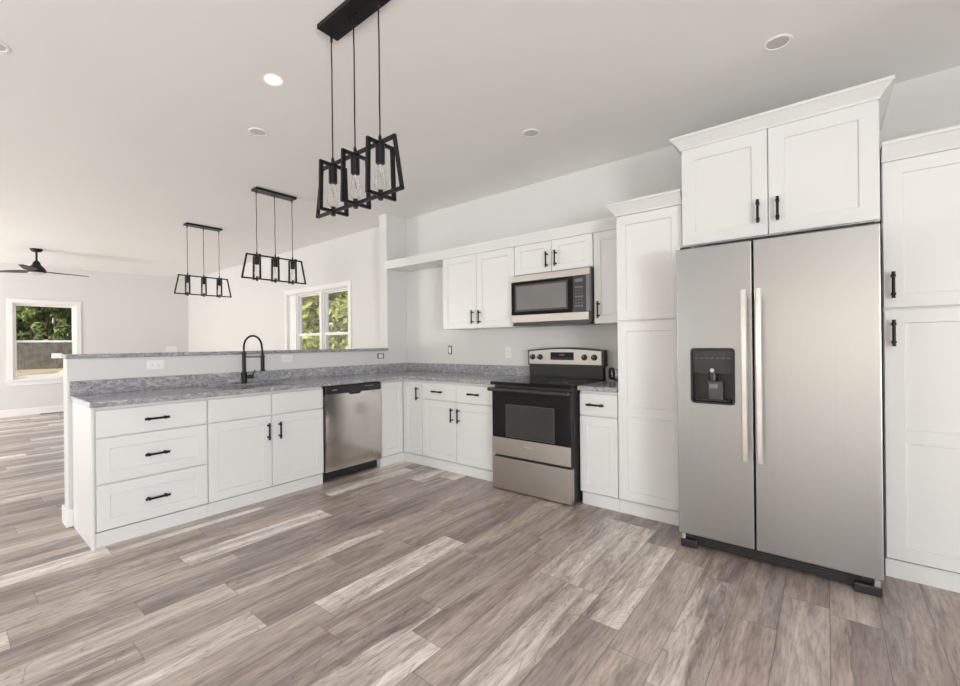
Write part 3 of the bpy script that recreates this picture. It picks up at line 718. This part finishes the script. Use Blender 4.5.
# ------------------------------------------------------------------ pendants (built along local x)
def pendant(label):
    r = thing('linear_pendant_light', (0, 0, CZ), label, 'pendant light', 'three-bulb black pendant lights')
    z = lambda a: a-CZ+CZ
    mb = MB(); mb.box(-.21, .21, -.058, .058, CZ-.024, CZ-.0005, .003); cano = mb.build('canopy', 'black', r)
    for x in (-.03, .03): MB().lathe((x, 0, CZ-.039), [(.002, 0), (.005, .002), (.005, .0155)], 10).build('screw', 'black', cano, smooth=True)
    zt, zb, b = 2.156, 1.920, .014
    mb = MB()
    mb.bar((-.287, 0, zt), (.287, 0, zt), b, b, (0, 0, 1)); mb.bar((-.333, 0, zb), (.333, 0, zb), b, b, (0, 0, 1))
    for s in (-1, 1): mb.bar((s*.283, 0, zt+.007), (s*.331, 0, zb-.007), b, b, (0, 1, 0))
    mb.build('long_frame', 'black', r)
    for x in (-.186, 0, .186):
        mb = MB(); o = .0775
        mb.bar((x, -.0635, zt-.004), (x, .070, zt-.004), b, b, (0, 0, 1)); mb.bar((x, -.070, zb), (x, .077, zb), b, b, (0, 0, 1))
        for s in (-1, 1): mb.bar((x, s*.067+.003, zt+.003), (x, s*.0735+.0035, zb-.007), b, b*1.25, (0, 1, 0))
        mb.lathe((x, 0, zb), [(.011, -.022), (.011, .022)], 14)
        mb.build('cross_frame', 'black', r)
        cd = [(x+.0015*math.sin(k*1.7), .0012*math.cos(k*2.1), zt+.02+(CZ-.024-zt-.02)*k/8) for k in range(9)]
        cd[0] = (x, 0, zt+.02); cd[-1] = (x, 0, CZ-.024)
        co = MB().tube(cd, .0033, 8).build('cord', 'black', r, smooth=True)
        MB().lathe((x, 0, 0), [(.0036, CZ-.058), (.0062, CZ-.054), (.0066, CZ-.0245)], 10).build('cord_grip', 'black', co, smooth=True)
        sk = MB().lathe((x, 0, 0), [(.021, zt-.094), (.021, zt-.012), (.017, zt-.008), (.008, zt+.008), (.008, zt+.022), (.004, zt+.036)], 18).build('socket', 'black', r, smooth=True)
        bl = MB().lathe((x, 0, 0), [(.013, zt-.097), (.0145, zt-.110), (.021, zt-.145), (.0275, zt-.178), (.029, zt-.190), (.026, zt-.204), (.016, zt-.215), (.004, zt-.219)], 20, cap0=False).build('bulb', 'bulbglass', r, smooth=True)
        fl = []
        for k in range(9): fl.append((x+.007*(1 if k % 2 else -1), .003*math.sin(k), zt-.12-(.05 if (k//1) % 2 else 0)))
        MB().tube(fl, .0009, 5).build('filament', 'filament', bl)
        MB().cyl((x, 0, zt-.098), (x, 0, zt-.135), .004, .0025, 8).build('glass_stem', 'lens', bl)
    return r
p1 = pendant('black three-bulb linear pendant nearest the camera, large and high over the open floor')
p2 = copy_tree(p1); p3 = copy_tree(p1)
p1.location = (-1.746, 1.250, CZ)
[c for c in p1.children if c.name.startswith('canopy')][0].location = (.013, -.016, 0)
p2.location = (-4.45, 2.195, CZ); p2.rotation_euler.z = math.pi/2
p2['label'] = 'middle black three-bulb linear pendant, hanging above the peninsula by the far double window'
p3.location = (-6.385, 2.20, CZ); p3.rotation_euler.z = math.pi/2
p3['label'] = 'smallest and farthest black three-bulb linear pendant, between the ceiling fan and middle pendant'

# ------------------------------------------------------------------ ceiling fan
r = thing('ceiling_fan', (-9.8, 1.005, CZ), 'dark three-blade ceiling fan over the far living room', 'fan')
MB().lathe((-9.8, 1.005, 0), [(.075, CZ-.0005), (.075, CZ-.018), (.055, CZ-.045), (.02, CZ-.052)], 24).build('canopy', 'black', r, smooth=True)
MB().cyl((-9.8, 1.005, 2.60), (-9.8, 1.005, CZ-.05), .014, seg=12).build('downrod', 'black', r, smooth=True)
MB().lathe((-9.8, 1.005, 0), [(.022, 2.635), (.042, 2.61), (.05, 2.575), (.075, 2.545), (.11, 2.495), (.115, 2.462), (.10, 2.448)], 28).build('motor_housing', 'black', r, smooth=True)
MB().lathe((-9.8, 1.005, 0), [(.098, 2.447), (.098, 2.436), (.06, 2.424), (.02, 2.420)], 24).build('light_lens', 'lens', r, smooth=True)
for k in range(3):
    a = math.radians(100+120*k)
    mb = MB(); rings = []
    for i in range(15):
        u = i/14; rr_ = .10+.55*u; wd = .038+.030*math.sin(math.pi*min(1, u*1.15)**.8) if u < .97 else .03
        tw = math.radians(15-7*u); pr = []
        for e, h in ((-1, 0), (-.6, .006), (.6, .006), (1, 0), (.6, -.006), (-.6, -.006)):
            x, y, zz = rr_, e*wd*math.cos(tw), e*wd*math.sin(tw)+h
            pr.append((-9.8+x*math.cos(a)-y*math.sin(a), 1.005+x*math.sin(a)+y*math.cos(a), 2.470+zz))
        rings.append(pr)
    mb.quadring(rings).build('blade', 'fanblade', r, smooth=True)

# ------------------------------------------------------------------ recessed lights
for x, y, lab in ((-.190, 2.790, 'round white recessed ceiling light above the refrigerator, unlit'),
                  (-1.722, 2.800, 'small round recessed ceiling light between the near pendant and the cabinets'),
                  (-3.262, 1.490, 'faint round recessed ceiling light between the near and middle pendants'),
                  (-3.36, .190, 'round recessed ceiling light cut by the left photo edge, near the top')):
    r = thing('recessed_light', (x, y, CZ), lab, 'ceiling light', 'recessed ceiling lights')
    MB().lathe((x, y, 0), [(.066, CZ-.0005), (.065, CZ-.005), (.054, CZ-.007), (.050, CZ-.003)], 32, cap0=False, cap1=False).build('trim_ring', 'ceiling', r, smooth=True)
    MB().lathe((x, y, 0), [(.0495, CZ-.0005), (.0495, CZ-.0035), (.03, CZ-.0040)], 32).build('lens', 'lens', r, smooth=True)

# ------------------------------------------------------------------ outlets, switch, register
def outlet(P, u, z, lab, vert, plate='white', name='wall_outlet', cat='outlet'):
    a, b = (.035, .057) if vert else (.057, .035)
    r = thing(name, P(u, 0, z), lab, cat)
    if plate == 'white':
        MB().grid([u-a, u+a], [z-b, z+b], [], .0005, .0055, P).build('cover_plate', 'white', r, bevel=.002)
        for s in (-1, 1):
            du, dz = (0, s*.020) if vert else (s*.020, 0)
            f = MB().grid([u+du-.0145, u+du+.0145], [z+dz-.0145, z+dz+.0145], [], .0056, .0075, P).build('receptacle', 'white', r, bevel=.003)
            for k in (-1, 1):
                e, g_ = (k*.006, 0) if vert else (0, k*.006)
                hw, hh = (.0012, .0045) if vert else (.0045, .0012)
                MB().grid([u+du+e-hw, u+du+e+hw], [z+dz+g_-hh, z+dz+g_+hh], [], .0076, .0080, P).build('slot', 'dgrey', f)
    else:
        a, b = (.026, .050) if vert else (.046, .030)
        MB().grid([u-a, u-a+.006, u+a-.006, u+a], [z-b, z-b+.006, z+b-.006, z+b], [(1, 1)], .0005, .006, P).build('open_box', 'bplast', r)
        MB().grid([u-a+.0065, u+a-.0065], [z-b+.0065, z+b-.0065], [], .0005, .003, P).build('box_back', 'slate', r)
        MB().grid([u-a*.66, u+a*.66], [z-b*.72, z+b*.72], [], .0032, .010, P).build('receptacle', 'white', r, bevel=.003)
Pp = Pf('X', XP); Pw = Pf('Y', BY); Pl = Pf('X', LX)
outlet(Pp, 1.078, 1.108, 'white sideways outlet on the half wall above the three-drawer cabinet', False)
outlet(Pp, 2.147, 1.120, 'white sideways outlet on the half wall right of the faucet', False)
outlet(Pp, 3.290, 1.111, 'sideways uncovered outlet with dark box at the right end of the half wall', False, 'dark')
outlet(Pw, -3.405, 1.175, 'upright uncovered outlet with dark box under the left wall cabinet', True, 'dark')
outlet(Pw, -2.586, 1.150, 'upright white outlet on the wall just left of the range', True)
r = thing('light_switch', (LX, 3.37, 1.19), 'wide white switch plate on the far wall just above the granite ledge', 'switch')
MB().grid([3.26, 3.47], [1.13, 1.255], [], .0005, .006, Pl).build('cover_plate', 'white', r, bevel=.002)
for u in (3.296, 3.342, 3.388, 3.434): MB().grid([u-.016, u+.016], [1.157, 1.223], [], .0061, .010, Pl).build('rocker', 'white', r, bevel=.002)
r = thing('floor_register', (-11.60, 1.40, 0), 'brown metal floor register at the foot of the far wall', 'vent')
MB().grid([-11.67, -11.655, -11.555, -11.54], [1.22, 1.235, 1.575, 1.59], [(1, 1)], .0005, .006, lambda u, d, v: (u, v, d)).build('frame', 'brown', r)
mb = MB()
for i in range(16): mb.box(-11.655, -11.555, 1.240+i*.021, 1.249+i*.021, .001, .005)
mb.build('louvres', 'brown', r)

# ------------------------------------------------------------------ outside
GZ = -.15
struct(MB().box(-75, 40, -40, 60, GZ-.3, GZ).build('ground', 'dirt'))
struct(MB().box(-14, 6, -13, FY-.151, GZ, GZ+.06).build('reflection_slab', 'slabgrey'))  # unseen grey slab, added to keep the refrigerator reflection neutral
def tree(x, y, H, R_, leafmat, nl, label, group, seed):
    rnd = random.Random(seed)
    r = thing('leafy_tree', (x, y, GZ), label, 'tree', group)
    mb = MB(); mb.tube([(x, y, GZ), (x+.05, y, GZ+H*.3), (x-.04, y+.06, GZ+H*.6), (x, y, GZ+H*.85)], [.16, .13, .09, .03], 10)
    for k in range(6):
        a = k*1.05; zz = GZ+H*(.28+.08*k)
        mb.tube([(x, y, zz), (x+math.cos(a)*R_*.35, y+math.sin(a)*R_*.35, zz+H*.08), (x+math.cos(a)*R_*.7, y+math.sin(a)*R_*.7, zz+H*.13)], [.06, .04, .015], 6)
    mb.build('trunk', 'trunk', r, smooth=True)
    bm = bmesh.new()
    cl = []
    for k in range(26):
        u = rnd.random(); zz = GZ+H*(.10+.85*u); rad = R_*(.45+.75*math.sin(math.pi*min(.97, .18+.80*u)))
        a = rnd.random()*6.283; q = rad*math.sqrt(rnd.random())*.85
        cl.append((Vector((x+q*math.cos(a), y+q*math.sin(a), zz)), R_*rnd.uniform(.28, .48)))
    for i in range(nl):
        c, cr = cl[i % len(cl)]
        d = Vector((rnd.gauss(0, 1), rnd.gauss(0, 1), rnd.gauss(0, 1))).normalized()
        p = c+d*cr*rnd.uniform(.55, 1.08)
        n = (d+Vector((rnd.gauss(0, .5), rnd.gauss(0, .5), rnd.gauss(.3, .5)))).normalized()
        t1 = n.orthogonal().normalized(); t1 = (Matrix.Rotation(rnd.random()*6.28, 3, n) @ t1); t2 = n.cross(t1)
        s = rnd.uniform(.08, .18) * (1.25 if leafmat == 'leafB' else 1)
        vs = [bm.verts.new(p+t1*s*1.3), bm.verts.new(p+t2*s*.6+n*s*.15), bm.verts.new(p-t1*s*1.1), bm.verts.new(p-t2*s*.6+n*s*.15)]
        bm.faces.new(vs)
    me = bpy.data.meshes.new('foliage'); bm.to_mesh(me); bm.free(); me.materials.append(M[leafmat])
    o = bpy.data.objects.new('foliage', me); COL.objects.link(o); o.parent = r
    for v in me.vertices: v.co -= Vector((x, y, GZ))
    return r
labN = 'sunlit yellow-green tree outside the double window by the wall end'
gN = 'trees outside the double window'
for i, (x, y, H, R_) in enumerate(((-12.6, 9.4, 7, 1.1), (-16.0, 9.6, 7, 1.1), (-19.4, 9.5, 7, 1.1), (-14.2, 13.1, 8, 1.1), (-17.7, 13.2, 8, 1.1), (-21.2, 13.2, 8, 1.1), (-24.6, 13.0, 8, 1.1), (-20.2, 16.8, 8.5, 1.1), (-23.6, 16.8, 8.5, 1.1))):
    tree(x, y, H, R_, 'leafA', 5000, labN, gN, 100+i)
labW = 'dark green tree beyond the board fence, seen through the far left window'
gW = 'trees beyond the fence'
for i, (x, y, H, R_) in enumerate(((-44.5, 1.6, 8, 1.1), (-44.5, 5.0, 8.4, 1.1), (-44.6, 8.4, 8, 1.1), (-48.0, 3.3, 9.5, 1.1), (-48.0, 6.7, 9.5, 1.1), (-51.5, 4.9, 10, 1.1), (-51.5, 8.3, 10, 1.1), (-55.0, 5.6, 11, 1.1), (-55.0, 9.0, 11, 1.1), (-58.5, 7.2, 11.5, 1.1))):
    tree(x, y, H, R_, 'leafB', 7500, labW, gW, 200+i)
r = thing('board_fence', (-41, 4.5, GZ), 'weathered grey-brown board fence beyond the far left window', 'fence')
rnd = random.Random(5); mb = MB(); yy = -2.0
while yy < 12:
    wd = .14; mb.box(-41.02+rnd.uniform(-.004, .004), -41.0, yy, yy+wd, GZ, 1.58+rnd.uniform(-.02, .02)); yy += wd+.006
mb.build('board_panel', 'board', r)
for z in (.0, .95): MB().box(-41.07, -41.021, -2, 12, z, z+.09).build('rail', 'board', r)
mb = MB(); n = 22
rings = []
for i in range(13):
    a = math.pi*i/12
    rings.append([(-24.0+2.2*math.cos(a), 4.2+1.6*(-1+2*k/n), GZ+max(0, 1.05*math.sin(a)*(1-abs(-1+2*k/n)**1.3)+.02*math.sin(k*2.1+i))) for k in range(n+1)])
mb.quadring(rings, cap0=False, cap1=False, closed=False)
tag(mb.build('grass_mound', 'lawn', smooth=True), 'pale green mound on the sandy ground outside the far left window', 'mound')
r = thing('utility_box', (-40.4, 5.05, GZ), 'small white box in front of the fence outside the far left window', 'box')
MB().box(-40.6, -40.2, 4.82, 5.28, .55, .88, .02).build('cabinet', 'white', r)
MB().box(-40.45, -40.35, 5.0, 5.1, GZ, .55).build('post', 'board', r)
